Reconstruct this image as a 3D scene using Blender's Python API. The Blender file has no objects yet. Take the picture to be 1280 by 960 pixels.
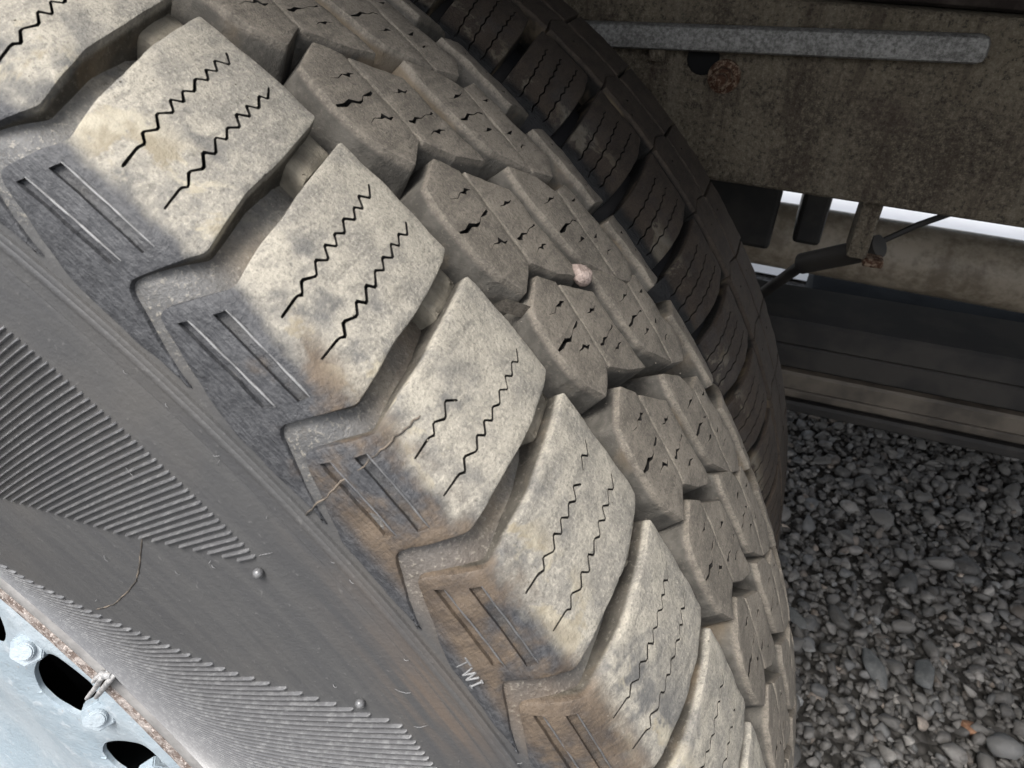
import bpy, bmesh, math, random
import numpy as np
from mathutils import Matrix, Vector
from mathutils.geometry import delaunay_2d_cdt

S = 0.39                       # tyre radius in metres; tyre shapes below are written in tyre radii
AX = 0.97                      # axle height in tyre radii
sc = bpy.context.scene
COL = sc.collection
rnd = random.Random(7)
rng = np.random.default_rng(11)

# ------------------------------------------------------------------ camera
cam_d = bpy.data.cameras.new('camera')
cam = bpy.data.objects.new('camera', cam_d); COL.objects.link(cam)
CR = np.array([[0.9289667538, 0.3676843265, 0.0427668842],
               [0.2379539630, -0.5046731277, -0.8298692341],
               [-0.2835466132, 0.7810974781, -0.5563164997]])
CL = np.array([0.8266513436, -0.3361903128, 0.9113462543])
m = Matrix.Identity(4)
for i in range(3):
    m[i][0] = CR[0][i]; m[i][1] = -CR[1][i]; m[i][2] = -CR[2][i]
    m[i][3] = CL[i] * S + (AX * S if i == 2 else 0)
cam.matrix_world = m
cam_d.sensor_width = 36.0
cam_d.lens = 36.0 * 887.744 / 1280.0
cam_d.clip_start = 0.01
cam_d.clip_end = 2000
cam_d.dof.use_dof = True
cam_d.dof.focus_distance = 0.23
cam_d.dof.aperture_fstop = 42.0
sc.camera = cam

# ------------------------------------------------------------------ sky, sun, exposure
SUN_EL, SUN_AZ = math.radians(60), math.radians(196)     # azimuth measured from +Y towards +X
w = bpy.data.worlds.new("World"); sc.world = w; w.use_nodes = True
nt = w.node_tree
sky = nt.nodes.new('ShaderNodeTexSky'); sky.sky_type = 'NISHITA'; sky.sun_disc = False
sky.sun_elevation = SUN_EL; sky.sun_rotation = SUN_AZ
sky.air_density = 1.0; sky.dust_density = 4.0; sky.ozone_density = 1.0
bg = nt.nodes['Background']; bg.inputs[1].default_value = 0.135
hs = nt.nodes.new('ShaderNodeHueSaturation'); hs.inputs['Saturation'].default_value = 0.38     # thin overcast veil
nt.links.new(sky.outputs[0], hs.inputs['Color']); nt.links.new(hs.outputs[0], bg.inputs[0])
sun_d = bpy.data.lights.new('sun', 'SUN'); sun_d.energy = 1.5; sun_d.angle = math.radians(26)
sun_d.color = (1.0, 0.975, 0.94)
sun = bpy.data.objects.new('sun', sun_d); COL.objects.link(sun)
dirv = Vector((math.sin(SUN_AZ) * math.cos(SUN_EL), math.cos(SUN_AZ) * math.cos(SUN_EL), math.sin(SUN_EL)))
sun.rotation_euler = dirv.to_track_quat('Z', 'Y').to_euler()
sun.location = (0, 0, 5)
sc.view_settings.view_transform = 'Standard'
sc.view_settings.look = 'None'
sc.view_settings.gamma = 1.0
sc.view_settings.use_curve_mapping = False
sc.view_settings.exposure = 1.55
sc.cycles.max_bounces = 6
sc.cycles.diffuse_bounces = 4
sc.cycles.use_denoising = True


# ------------------------------------------------------------------ material helpers
class NB:
    """small helper to write node graphs as expressions"""
    def __init__(self, name):
        self.mat = bpy.data.materials.new(name); self.mat.use_nodes = True
        self.t = self.mat.node_tree; self.t.nodes.clear()
        self.out = self.t.nodes.new('ShaderNodeOutputMaterial')
        self.b = self.t.nodes.new('ShaderNodeBsdfPrincipled')
        self.t.links.new(self.b.outputs[0], self.out.inputs[0])
        self.tc = self.t.nodes.new('ShaderNodeTexCoord')
        self.co = self.tc.outputs['Object']

    def put(self, sock, v):
        if isinstance(v, (int, float)): sock.default_value = v
        elif isinstance(v, (tuple, list)): sock.default_value = (v[0], v[1], v[2], 1.0) if len(sock.default_value) == 4 else v
        else: self.t.links.new(v, sock)

    def noise(self, scale, detail=3, rough=0.55, co=None, dist=0.0):
        n = self.t.nodes.new('ShaderNodeTexNoise')
        n.inputs['Scale'].default_value = scale; n.inputs['Detail'].default_value = detail
        n.inputs['Roughness'].default_value = rough; n.inputs['Distortion'].default_value = dist
        self.t.links.new(co or self.co, n.inputs['Vector'])
        return n.outputs['Fac']

    def vor(self, scale, co=None, feature='F1'):
        n = self.t.nodes.new('ShaderNodeTexVoronoi'); n.feature = feature
        n.inputs['Scale'].default_value = scale
        self.t.links.new(co or self.co, n.inputs['Vector'])
        return n.outputs['Distance']

    def math(self, op, a, b=0.0, c=0.0, clamp=False):
        n = self.t.nodes.new('ShaderNodeMath'); n.operation = op; n.use_clamp = clamp
        self.put(n.inputs[0], a); self.put(n.inputs[1], b); self.put(n.inputs[2], c)
        return n.outputs[0]

    def step(self, v, lo, hi):
        """smoothstep from lo (0) to hi (1); lo may exceed hi"""
        n = self.t.nodes.new('ShaderNodeMapRange'); n.interpolation_type = 'SMOOTHSTEP'
        self.put(n.inputs['Value'], v)
        a, b = (0.0, 1.0) if lo < hi else (1.0, 0.0)
        n.inputs['From Min'].default_value = min(lo, hi); n.inputs['From Max'].default_value = max(lo, hi)
        n.inputs['To Min'].default_value = a; n.inputs['To Max'].default_value = b
        return n.outputs[0]

    def mix(self, f, a, b, mode='MIX'):
        n = self.t.nodes.new('ShaderNodeMix'); n.data_type = 'RGBA'; n.blend_type = mode
        self.put(n.inputs[0], f); self.put(n.inputs[6], a); self.put(n.inputs[7], b)
        return n.outputs[2]

    def attr(self, name):
        n = self.t.nodes.new('ShaderNodeAttribute'); n.attribute_name = name
        return n.outputs['Vector'], n.outputs['Color'], n.outputs['Fac']

    def sep(self, v):
        n = self.t.nodes.new('ShaderNodeSeparateXYZ'); self.t.links.new(v, n.inputs[0])
        return n.outputs

    def scaled(self, v, s):
        n = self.t.nodes.new('ShaderNodeVectorMath'); n.operation = 'MULTIPLY'
        self.t.links.new(v, n.inputs[0]); n.inputs[1].default_value = s
        return n.outputs[0]

    def mul(self, *a):
        r = a[0]
        for x in a[1:]: r = self.math('MULTIPLY', r, x)
        return r

    def bump(self, h, dist, strength=1.0):
        n = self.t.nodes.new('ShaderNodeBump'); n.inputs['Distance'].default_value = dist
        n.inputs['Strength'].default_value = strength
        self.t.links.new(h, n.inputs['Height']); self.t.links.new(n.outputs[0], self.b.inputs['Normal'])

    def done(self, color, rough=0.8, spec=0.3, metal=0.0):
        self.put(self.b.inputs['Base Color'], color); self.put(self.b.inputs['Roughness'], rough)
        self.put(self.b.inputs['Specular IOR Level'], spec); self.put(self.b.inputs['Metallic'], metal)
        return self.mat


def tread_material(name, light, grey, wall, dark=(0.06, 0.062, 0.066), brownish=1.0, dirt=1.0, rubk=1.0):
    n = NB(name)
    pv, _, _ = n.attr('pat'); th, s, h = n.sep(pv)
    big = n.noise(38, 3, 0.6); med = n.noise(150, 3, 0.6); grain = n.noise(1500, 2, 0.8); grain2 = n.noise(760, 3, 0.75)
    streak = n.noise(1.0, 3, 0.6, n.scaled(pv, (620, 90, 200)))
    wrink = n.noise(1.0, 2, 0.6, n.scaled(pv, (90, 520, 200)))
    mixv = n.math('ADD', n.mul(big, 0.55), n.mul(med, 0.45))
    col = n.mix(n.mul(n.step(mixv, 0.42, 0.58), 0.75), light, grey)
    scuff = n.noise(1.0, 3, 0.6, n.scaled(pv, (140, 34, 60)), 0.6)
    col = n.mix(n.mul(n.step(scuff, 0.52, 0.66), 0.45), col, [c * 1.18 for c in light])
    col = n.mix(n.mul(n.step(scuff, 0.46, 0.34), 0.40), col, [c * 0.62 for c in grey])
    # fine speckle: pale dust grains and dark pores
    col = n.mix(n.mul(n.step(grain2, 0.54, 0.68), 0.40), col, [c * 1.35 for c in light])
    col = n.mix(n.mul(n.step(grain2, 0.46, 0.32), 0.40), col, [c * 0.55 for c in grey])
    col = n.mix(n.mul(n.step(grain, 0.56, 0.68), 0.45), col, [c * 1.5 for c in light])
    col = n.mix(n.mul(n.step(grain, 0.46, 0.34), 0.45), col, [c * 0.45 for c in grey])
    # black scuffed rubber near the shoulder
    patch = n.noise(34, 4, 0.65, None, 0.6)
    zone = n.mul(n.step(s, -0.035, -0.085), n.step(s, -0.135, -0.10))
    pz = n.math('ADD', n.math('ADD', n.mul(patch, 0.7), n.mul(med, 0.3)), n.mul(n.step(th, 0.78, 0.60), 0.035))
    col = n.mix(n.mul(zone, n.step(pz, 0.49, 0.60), 0.72 * dirt), col, dark)
    # dried pale mud around the outer ends
    mud = n.noise(44, 5, 0.7, None, 0.4)
    zmud = n.mul(n.step(s, -0.070, -0.088), n.step(s, -0.117, -0.105))
    mudm = n.mul(zmud, n.step(mud, 0.50, 0.56))
    col = n.mix(n.mul(mudm, 0.85 * dirt), col, n.mix(n.step(med, 0.35, 0.6), (0.20, 0.172, 0.122), (0.345, 0.315, 0.245)))
    # below the tread edge: bare rubber with brown soil rubbed on
    sj = n.math('ADD', s, n.mul(n.math('SUBTRACT', patch, 0.5), 0.035))
    low = n.step(sj, -0.106, -0.116)
    rub = n.mix(n.step(n.math('ADD', n.mul(grain2, 0.6), n.mul(wrink, 0.4)), 0.42, 0.60), [v * rubk for v in (0.032, 0.033, 0.036)], [v * rubk for v in (0.058, 0.059, 0.062)])
    col = n.mix(low, col, rub)
    soil = n.noise(30, 4, 0.6, None, 0.5)
    bias = n.math('ADD', n.math('ADD', soil, n.mul(n.math('SUBTRACT', med, 0.5), 0.35)), n.mul(n.step(th, 0.98, 0.74), 0.26))
    zs = n.mul(n.step(s, -0.094, -0.110), n.step(s, -0.164, -0.150))
    soilc = n.mix(n.step(n.math('ADD', n.mul(streak, 0.35), n.mul(med, 0.65)), 0.38, 0.62), (0.062, 0.047, 0.035), (0.118, 0.088, 0.061))
    col = n.mix(n.mul(zs, n.step(bias, 0.61, 0.80), 0.85 * brownish), col, soilc)
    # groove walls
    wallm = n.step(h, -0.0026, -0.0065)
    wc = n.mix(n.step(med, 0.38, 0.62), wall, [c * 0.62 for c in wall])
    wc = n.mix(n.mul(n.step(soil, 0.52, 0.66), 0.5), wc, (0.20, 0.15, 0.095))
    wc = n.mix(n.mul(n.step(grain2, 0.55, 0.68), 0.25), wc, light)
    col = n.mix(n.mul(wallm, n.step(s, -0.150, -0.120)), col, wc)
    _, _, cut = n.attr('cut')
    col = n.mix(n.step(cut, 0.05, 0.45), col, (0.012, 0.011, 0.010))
    hh = n.math('ADD', n.math('ADD', n.mul(grain2, 0.6), n.mul(grain, 0.35)), n.mul(low, n.mul(wrink, 0.5)))
    n.bump(hh, 0.0009, 0.55)
    rough = n.math('SUBTRACT', 0.88, n.mul(low, 0.32))
    return n.done(col, rough, 0.32)


def sidewall_material(name, brown=1.0):
    n = NB(name)
    pv, _, _ = n.attr('pat'); th, s, h = n.sep(pv)
    ring = n.noise(1.0, 3, 0.6, n.scaled(pv, (6, 95, 1))); big = n.noise(20, 3, 0.55); fine = n.noise(700, 2, 0.7); med = n.noise(120, 4, 0.65)
    swirl = n.noise(1.0, 4, 0.7, n.scaled(pv, (30, 420, 1)), 1.2)
    col = n.mix(n.step(ring, 0.36, 0.64), (0.050, 0.050, 0.051), (0.060, 0.0595, 0.059))
    col = n.mix(n.mul(n.step(big, 0.46, 0.64), 0.55), col, (0.074, 0.070, 0.065))
    col = n.mix(n.mul(n.step(swirl, 0.55, 0.70), 0.06), col, (0.12, 0.118, 0.115))
    col = n.mix(n.mul(n.step(fine, 0.65, 0.74), 0.16), col, (0.24, 0.235, 0.225))
    # brown soil film on the upper sidewall
    bz = n.mul(n.step(s, -0.165, -0.185), n.step(s, -0.235, -0.195), n.step(th, 0.82, 0.64), n.step(big, 0.36, 0.58))
    col = n.mix(n.mul(bz, n.step(ring, 0.36, 0.62), 0.6 * brown), col, (0.105, 0.076, 0.055))
    # dusty groove floors inside the tread
    fl = n.step(s, -0.132, -0.085)
    dust = n.mix(n.step(med, 0.38, 0.62), (0.150, 0.143, 0.130), (0.240, 0.220, 0.182))
    dust = n.mix(n.mul(n.step(big, 0.5, 0.62), 0.6), dust, (0.165, 0.122, 0.078))
    col = n.mix(n.mul(fl, 0.85), col, dust)
    hk = n.mul(n.step(s, -0.170, -0.150), n.step(s, -0.09, -0.12))
    col = n.mix(n.mul(hk, 0.75), col, n.mix(n.step(med, 0.4, 0.62), (0.064, 0.064, 0.064), (0.100, 0.098, 0.095)))
    col = n.mix(n.mul(hk, n.step(big, 0.40, 0.62), n.step(th, 0.80, 0.64), 0.8), col, (0.125, 0.092, 0.064))
    gr = n.noise(900, 3, 0.75)
    col = n.mix(n.mul(n.step(s, -0.168, -0.15), n.step(gr, 0.54, 0.68), 0.5), col, (0.30, 0.275, 0.225))
    col = n.mix(n.mul(n.step(s, -0.168, -0.15), n.step(gr, 0.46, 0.34), 0.5), col, (0.075, 0.068, 0.058))
    n.bump(n.math('ADD', n.math('ADD', n.mul(fine, 0.4), n.mul(med, 0.5)), n.mul(gr, n.step(s, -0.168, -0.15))), 0.0008, 0.5)
    return n.done(col, n.math('ADD', 0.50, n.mul(fl, 0.35)), 0.40)


M = {}
M['tread'] = tread_material('dusty_tread_rubber', (0.288, 0.267, 0.223), (0.175, 0.165, 0.146), (0.078, 0.070, 0.057))  # last tone, the walls, is lowered to deepen the groove shade
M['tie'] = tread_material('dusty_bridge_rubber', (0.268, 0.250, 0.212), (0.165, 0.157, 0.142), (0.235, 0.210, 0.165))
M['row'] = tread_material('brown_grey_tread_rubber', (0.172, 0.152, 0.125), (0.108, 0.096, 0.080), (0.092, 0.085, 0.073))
M['inner'] = tread_material('shaded_inner_tread_rubber', (0.042, 0.032, 0.024), (0.023, 0.018, 0.0145), (0.008, 0.007, 0.006), brownish=0.0, dirt=0.25, rubk=0.10)  # shade on the inner tyre is put into these dark tones
M['side'] = sidewall_material('sidewall_rubber')
n = NB('shaded_inner_sidewall_rubber'); M['inner_side'] = n.done(n.mix(n.step(n.noise(30), .4, .6), (.009, .009, .010), (.016, .015, .015)), .8, .2)  # near-black colour carries the shade between the paired tyres
n = NB('rib_rubber')
g = n.noise(500, 3, 0.7)
M['rib'] = n.done(n.mix(n.step(g, .45, .70), (.085, .085, .087), (.14, .14, .14)), .30, .7)  # lighter than the sidewall: rib highlights are partly in the colour
n = NB('pale_rubber'); M['pale'] = n.done(n.mix(n.step(n.noise(300), .4, .6), (.20, .20, .20), (.12, .12, .12)), .5, .4)
n = NB('seam_rubber'); M['seam'] = n.done(n.mix(n.step(n.noise(260), .4, .6), (.14, .115, .09), (.045, .04, .035)), .8, .3)

n = NB('pale_blue_wheel_paint')
a1 = n.noise(26, 4, .6); a2 = n.noise(160, 4, .65); a3 = n.noise(600, 2, .6)
c = n.mix(n.step(a1, .38, .62), (.235, .285, .320), (.300, .342, .370))
c = n.mix(n.mul(n.step(a2, .56, .68), .5), c, (.40, .43, .45))
c = n.mix(n.mul(n.step(a2, .40, .30), .55), c, (.20, .235, .255))
c = n.mix(n.mul(n.step(a3, .66, .74), .6), c, (.26, .21, .17))
n.bump(n.math('ADD', n.mul(a2, .8), n.mul(a3, .3)), .0012, .6)
M['paint'] = n.done(c, .38, .5)
n = NB('rust_flaked_rim')
a1 = n.noise(300, 4, .7); a2 = n.noise(900, 2, .7)
c = n.mix(n.step(a1, .40, .60), (.11, .085, .072), (.27, .24, .22))
c = n.mix(n.step(a2, .56, .66), c, (.40, .35, .32))
n.bump(a1, .001, .9); M['rust'] = n.done(c, .9, .2)
n = NB('worn_rim_lip')
a1 = n.noise(90, 4, .7)
M['lip'] = n.done(n.mix(n.step(a1, .4, .65), (.17, .165, .16), (.235, .228, .22)), .5, .4)
n = NB('brake_and_shade_black'); M['black'] = n.done((.008, .008, .008), .9, .1)
n = NB('lead_weight'); M['lead'] = n.done(n.mix(n.step(n.noise(400), .4, .6), (.25, .25, .25), (.42, .41, .40)), .5, .5, .3)

n = NB('dirty_frame_steel')
a1 = n.noise(14, 4, .6); a2 = n.noise(170, 4, .7); a3 = n.noise(420, 3, .7)
c = n.mix(n.step(a1, .36, .64), (.062, .050, .036), (.104, .087, .062))
a4 = n.noise(900, 2, .8)
c = n.mix(n.mul(n.step(a3, .50, .66), .6), c, (.165, .142, .105))
c = n.mix(n.mul(n.step(a3, .47, .34), .75), c, (.018, .014, .011))
c = n.mix(n.mul(n.step(a4, .56, .70), .5), c, (.22, .195, .15))
c = n.mix(n.mul(n.step(a2, .58, .70), .35), c, (.15, .13, .095))
c = n.mix(n.mul(n.step(n.noise(9, 4, .7, None, 1.0),   .56, .72), .45), c, (.040, .026, .021))
st = n.noise(1.0, 4, .7, n.scaled(n.co, (70, 70, 7)), .5)
c = n.mix(n.mul(n.step(st, .52, .66), .55), c, (.036, .025, .018))
c = n.mix(n.mul(n.step(st, .46, .34), .40), c, (.145, .126, .095))
n.bump(n.math('ADD', a3, n.mul(a3, .5)), .002, .8); M['frame'] = n.done(c, .85, .25)
n = NB('dark_sub_frame'); a1 = n.noise(40, 4, .7); M['sub'] = n.done(n.mix(n.step(a1, .38, .64), (.020, .015, .013), (.050, .040, .034)), .9, .2); n.bump(a1, .003, .6)  # darker brown than the rail below
n = NB('flaking_white_paint')
a2 = n.noise(420, 4, .8); a1 = n.noise(40, 3, .6)
c = n.mix(n.step(n.math('ADD', n.mul(a2, .75), n.mul(a1, .25)),     .36, .66), (.085, .082, .076), (.27, .265, .252))
n.bump(a2, .0015, .7); M['flake'] = n.done(c, .7, .3)
n = NB('rust_bolt')
a2 = n.noise(260, 4, .75); M['bolt'] = n.done(n.mix(n.step(a2, .45, .6), (.050, .024, .014), (.19, .14, .10)), .9, .2)
n.bump(a2, .002, .8)
n = NB('greasy_shaft_steel')
a1 = n.noise(12, 4, .6); a2 = n.noise(70, 4, .7)
M['shaft'] = n.done(n.mix(n.step(n.math('ADD', n.mul(a1, .5), n.mul(a2, .5)), .40, .62), (.26, .215, .16), (.50, .43, .335)), .5, .5)
n.bump(a2, .002, .4)
n = NB('dark_greasy_steel')
a1 = n.noise(25, 4, .6); M['dark'] = n.done(n.mix(n.step(a1, .4, .62), (.010, .009, .0085), (.024, .021, .018)), .6, .4)
n = NB('spring_leaf_steel')
a1 = n.noise(18, 4, .65); M['leaf'] = n.done(n.mix(n.step(a1, .38, .62), (.035, .029, .023), (.090, .075, .058)), .5, .5)
n = NB('tank_paint')
a1 = n.noise(9, 4, .6); M['tank'] = n.done(n.mix(n.step(a1, .38, .62), (.010, .012, .015), (.020, .023, .026)), .9, .08)
n = NB('dark_deck_boards'); M['deck'] = n.done(n.mix(n.step(n.noise(8), .4, .6), (.035, .03, .025), (.06, .052, .045)), .9, .2)
n = NB('gravel_stone')
_, gc, _ = n.attr('tint'); a1 = n.noise(220, 4, .65); a2 = n.noise(900, 2, .6)
c = n.mix(n.mul(n.step(a1, .42, .66), .4), gc, (.100, .096, .090))
c = n.mix(n.mul(n.step(a2, .6, .7), .25), c, (.16, .155, .15))
n.bump(n.math('ADD', a1, n.mul(a2, .4)), .0012, .5); M['stone'] = n.done(c, .62, .4)
n = NB('gravel_bed')
v = n.vor(75); a1 = n.noise(60, 4, .6)
c = n.mix(n.step(v, .1, .7), (.085, .080, .073), (.030, .028, .025)); c = n.mix(n.mul(n.step(a1, .5, .65), .5), c, (.06, .057, .054))
n.bump(n.math('SUBTRACT', 1.0, v), .008, .9); M['bed'] = n.done(c, .8, .3)
n = NB('far_gravel_glare')
a1 = n.noise(3, 4, .6); M['far_glare'] = n.done(n.mix(n.step(a1, .4, .6), (.76, .755, .74), (.82, .815, .80)), .9, .2)  # near-white colour paints the overexposed glare of far gravel
n = NB('pink_pebble'); a1 = n.noise(300, 4, .7)
M['pink'] = n.done(n.mix(n.step(a1, .4, .6), (.22, .17, .145), (.36, .29, .255)), .8, .3); n.bump(a1, .002, .8)
n = NB('grit_crumbs'); M['grit'] = n.done(n.mix(n.step(n.noise(60), .42, .58), (.10, .088, .070), (.24, .215, .18)), .9, .2)
n = NB('orange_pebble'); a1 = n.noise(200, 4, .7)
M['orange'] = n.done(n.mix(n.step(a1, .4, .6), (.16, .08, .045), (.24, .135, .08)), .8, .3); n.bump(a1, .002, .8)
n = NB('smooth_grey_pebble'); a1 = n.noise(120, 4, .7)
M['pebble'] = n.done(n.mix(n.step(a1, .4, .6), (.065, .068, .068), (.095, .097, .095)), .6, .3); n.bump(a1, .001, .5)


# ------------------------------------------------------------------ object helpers
def tag(o, label=None, cat=None, group=None, kind=None):
    if label: o['label'] = label
    if cat: o['category'] = cat
    if group: o['group'] = group
    if kind: o['kind'] = kind
    return o


def empty(name, loc, label=None, cat=None, group=None):
    o = bpy.data.objects.new(name, None); COL.objects.link(o); o.location = loc
    o.empty_display_size = 0.05
    return tag(o, label, cat, group)


def link(name, me, parent=None, mat=None):
    o = bpy.data.objects.new(name, me); COL.objects.link(o)
    if parent is not None: o.parent = parent
    if mat is not None and not me.materials: me.materials.append(mat)
    return o


def mesh_np(name, co, faces, pat=None, smooth=True, sharp=None):
    me = bpy.data.meshes.new(name)
    co = np.asarray(co, dtype=np.float32)
    tri = [f for f in faces]
    me.from_pydata(co.tolist(), [], tri)
    if smooth:
        me.polygons.foreach_set('use_smooth', [True] * len(me.polygons))
        if sharp is not None: me.set_sharp_from_angle(angle=math.radians(sharp))
    if pat is not None:
        a = me.attributes.new('pat', 'FLOAT_VECTOR', 'POINT')
        a.data.foreach_set('vector', np.asarray(pat, dtype=np.float32).ravel())
    me.update()
    return me


def bm_obj(name, bm, mat, parent=None, smooth=False, sharp=35):
    bmesh.ops.recalc_face_normals(bm, faces=bm.faces)
    me = bpy.data.meshes.new(name); bm.to_mesh(me); bm.free()
    if smooth:
        me.polygons.foreach_set('use_smooth', [True] * len(me.polygons)); me.set_sharp_from_angle(angle=math.radians(sharp))
    return link(name, me, parent, mat)


def add_box(bm, lo, hi, bev=0.0, rot=None, piv=None):
    lo = Vector(lo); hi = Vector(hi)
    r = bmesh.ops.create_cube(bm, size=1.0)
    vs = r['verts']
    for v in vs:
        v.co = Vector([(lo[i] + hi[i]) / 2 + v.co[i] * (hi[i] - lo[i]) for i in range(3)])
    if bev > 0:
        es = list({e for v in vs for e in v.link_edges})
        res = bmesh.ops.bevel(bm, geom=es, offset=bev, segments=2, affect='EDGES', profile=0.5)
        vs = list({v for f in res['faces'] for v in f.verts} | {v for v in vs if v.is_valid})
    if rot is not None:
        bmesh.ops.rotate(bm, verts=vs, cent=piv, matrix=rot)
    return vs


def add_tube(bm, pts, rad, seg=16, caps=True):
    """swept round tube through pts (list of Vector), rad scalar or list"""
    pts = [Vector(p) for p in pts]; rings = []
    for i, p in enumerate(pts):
        d = (pts[min(i + 1, len(pts) - 1)] - pts[max(i - 1, 0)]).normalized()
        up = Vector((0, 0, 1)) if abs(d.z) < .9 else Vector((1, 0, 0))
        u = d.cross(up).normalized(); v = u.cross(d)
        r = rad[i] if isinstance(rad, (list, tuple)) else rad
        rings.append([bm.verts.new(p + (u * math.cos(2 * math.pi * k / seg) + v * math.sin(2 * math.pi * k / seg)) * r) for k in range(seg)])
    for a, b in zip(rings, rings[1:]):
        for k in range(seg): bm.faces.new((a[k], a[(k + 1) % seg], b[(k + 1) % seg], b[k]))
    if caps:
        bm.faces.new(rings[0][::-1]); bm.faces.new(rings[-1])


# ------------------------------------------------------------------ tyre profile
KNOTS = [(.322, .73), (.3205, .78), (.314, .83), (.305, .88), (.300, .905), (.296, .93), (.289, .95), (.279, .965), (.265, .977),
         (.25, .985), (.225, .993), (.20, .9975), (.17, 1.0), (.107, 1.0), (0, 1.0), (-.03, .999), (-.06, .994), (-.085, .9855), (-.1055, .973),
         (-.1165, .961), (-.1235, .945), (-.1275, .925), (-.1310, .905), (-.136, .875), (-.144, .83), (-.150, .78), (-.152, .73),
         (-.150, .68), (-.1455, .64), (-.1405, .615), (-.1365, .601), (-.129, .590)]


class Profile:
    def __init__(self, knots, yoff=0.0, rs=1.0):
        P = np.array(knots, float); Q = np.vstack([2 * P[0] - P[1], P, 2 * P[-1] - P[-2]]); out = []
        for i in range(len(P) - 1):
            p0, p1, p2, p3 = Q[i:i + 4]; t = np.linspace(0, 1, 160, endpoint=False)[:, None]
            out.append(.5 * ((2 * p1) + (-p0 + p2) * t + (2 * p0 - 5 * p1 + 4 * p2 - p3) * t * t + (-p0 + 3 * p1 - 3 * p2 + p3) * t ** 3))
        out.append(P[-1:]); D = np.vstack(out)
        L = np.r_[0, np.cumsum(np.hypot(*np.diff(D, axis=0).T))]
        i0 = np.argmin(abs(D[:, 0]))
        self.s = (L - L[i0])                # grows towards the rim on the outboard side; s = -self.s
        T = np.gradient(D, axis=0); T /= np.linalg.norm(T, axis=1)[:, None]
        N = np.stack([T[:, 1], -T[:, 0]], 1)       # (y, r) outward normal
        k = np.ones(25) / 25
        N = np.stack([np.convolve(np.pad(N[:, j], 12, mode='edge'), k, mode='valid') for j in (0, 1)], 1)
        N /= np.linalg.norm(N, axis=1)[:, None]
        self.D, self.N, self.yoff, self.rs = D, N, yoff, rs
        if self.N[i0, 1] < 0: self.N = -self.N

    def at(self, th, s, h):
        """pattern coordinates -> tyre-local metres"""
        th, s, h = [np.asarray(v, float) for v in np.broadcast_arrays(th, s, h)]
        f = lambda a: np.interp(-s, self.s, a)
        y = f(self.D[:, 0]) + h * f(self.N[:, 0]); r = f(self.D[:, 1]) + h * f(self.N[:, 1])
        r = r * self.rs; y = y + self.yoff
        return np.stack([r * np.cos(th), y, r * np.sin(th)], -1) * S


PO = Profile(KNOTS)
PI_ = Profile(KNOTS, 0.5, 0.963)


def groove_depth(s):
    """depth of the groove floor below the tyre's outer skin"""
    return np.interp(s, [-.60, -.1695, -.1680, -.160, -.146, -.135, -.110, -.088, -.045, -.015, .30, .34, .36],
                     [.0012, .0012, .0013, .0018, .0028, .0048, .0105, .0145, .0200, .034, .034, .012, .0012])


# ------------------------------------------------------------------ polygons
def pip(P, poly):
    x, y = P[:, 0], P[:, 1]; c = np.zeros(len(P), bool); q = np.asarray(poly)
    j = len(q) - 1
    for i in range(len(q)):
        xi, yi = q[i]; xj, yj = q[j]
        if yi != yj:
            k = ((yi > y) != (yj > y)) & (x < (xj - xi) * (y - yi) / (yj - yi) + xi)
            c ^= k
        j = i
    return c


def round_corners(pts, rad):
    """pts: list of (x, y) or (x, y, r)"""
    out = []; n_ = len(pts)
    for i, p in enumerate(pts):
        r = p[2] if len(p) > 2 else rad
        a = np.array(pts[i - 1][:2]); b = np.array(p[:2]); c = np.array(pts[(i + 1) % n_][:2])
        u = a - b; v = c - b; lu, lv = np.linalg.norm(u), np.linalg.norm(v)
        r = min(r, .45 * lu, .45 * lv)
        if r < 1e-5: out.append(b); continue
        p0 = b + u / lu * r; p1 = b + v / lv * r
        for t in np.linspace(0, 1, 5): out.append((1 - t) ** 2 * p0 + 2 * t * (1 - t) * b + t * t * p1)
    return np.array(out)


def resample(P, L):
    out = []
    for a, b in zip(P, np.roll(P, -1, axis=0)):
        k = max(1, int(math.ceil(np.linalg.norm(b - a) / L)))
        out += [a + (b - a) * t / k for t in range(k)]
    return np.array(out)


def offset(P, d):
    """d > 0 moves inward for counter-clockwise polygons"""
    e = np.roll(P, -1, axis=0) - P; e /= np.linalg.norm(e, axis=1)[:, None] + 1e-12
    nrm = np.stack([-e[:, 1], e[:, 0]], 1); prev = np.roll(nrm, 1, axis=0)
    b = prev + nrm; b /= np.linalg.norm(b, axis=1)[:, None] + 1e-12
    c = np.clip((b * nrm).sum(1), .5, 1)
    return P + b * (d / c)[:, None]


def ccw(P):
    x, y = P[:, 0], P[:, 1]
    return P if (x * np.roll(y, -1) - np.roll(x, -1) * y).sum() > 0 else P[::-1]


def strip(line, w_):
    """closed outline of a polyline of width w_"""
    L = np.asarray(line, float); n_ = len(L); t = np.gradient(L, axis=0)
    e = np.diff(L, axis=0); e /= np.linalg.norm(e, axis=1)[:, None]
    nn = np.stack([-e[:, 1], e[:, 0]], 1)
    b = np.vstack([nn[:1], nn[:-1] + nn[1:], nn[-1:]]); b /= np.linalg.norm(b, axis=1)[:, None]
    c = np.ones(n_); c[1:-1] = np.clip((b[1:-1] * nn[1:]).sum(1), .55, 1)
    wv = (w_ / 2) / c
    ww = np.asarray(wv)
    ww[0] *= .6; ww[-1] *= .7
    return ccw(np.vstack([L + b * ww[:, None], (L - b * ww[:, None])[::-1]]))


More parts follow.
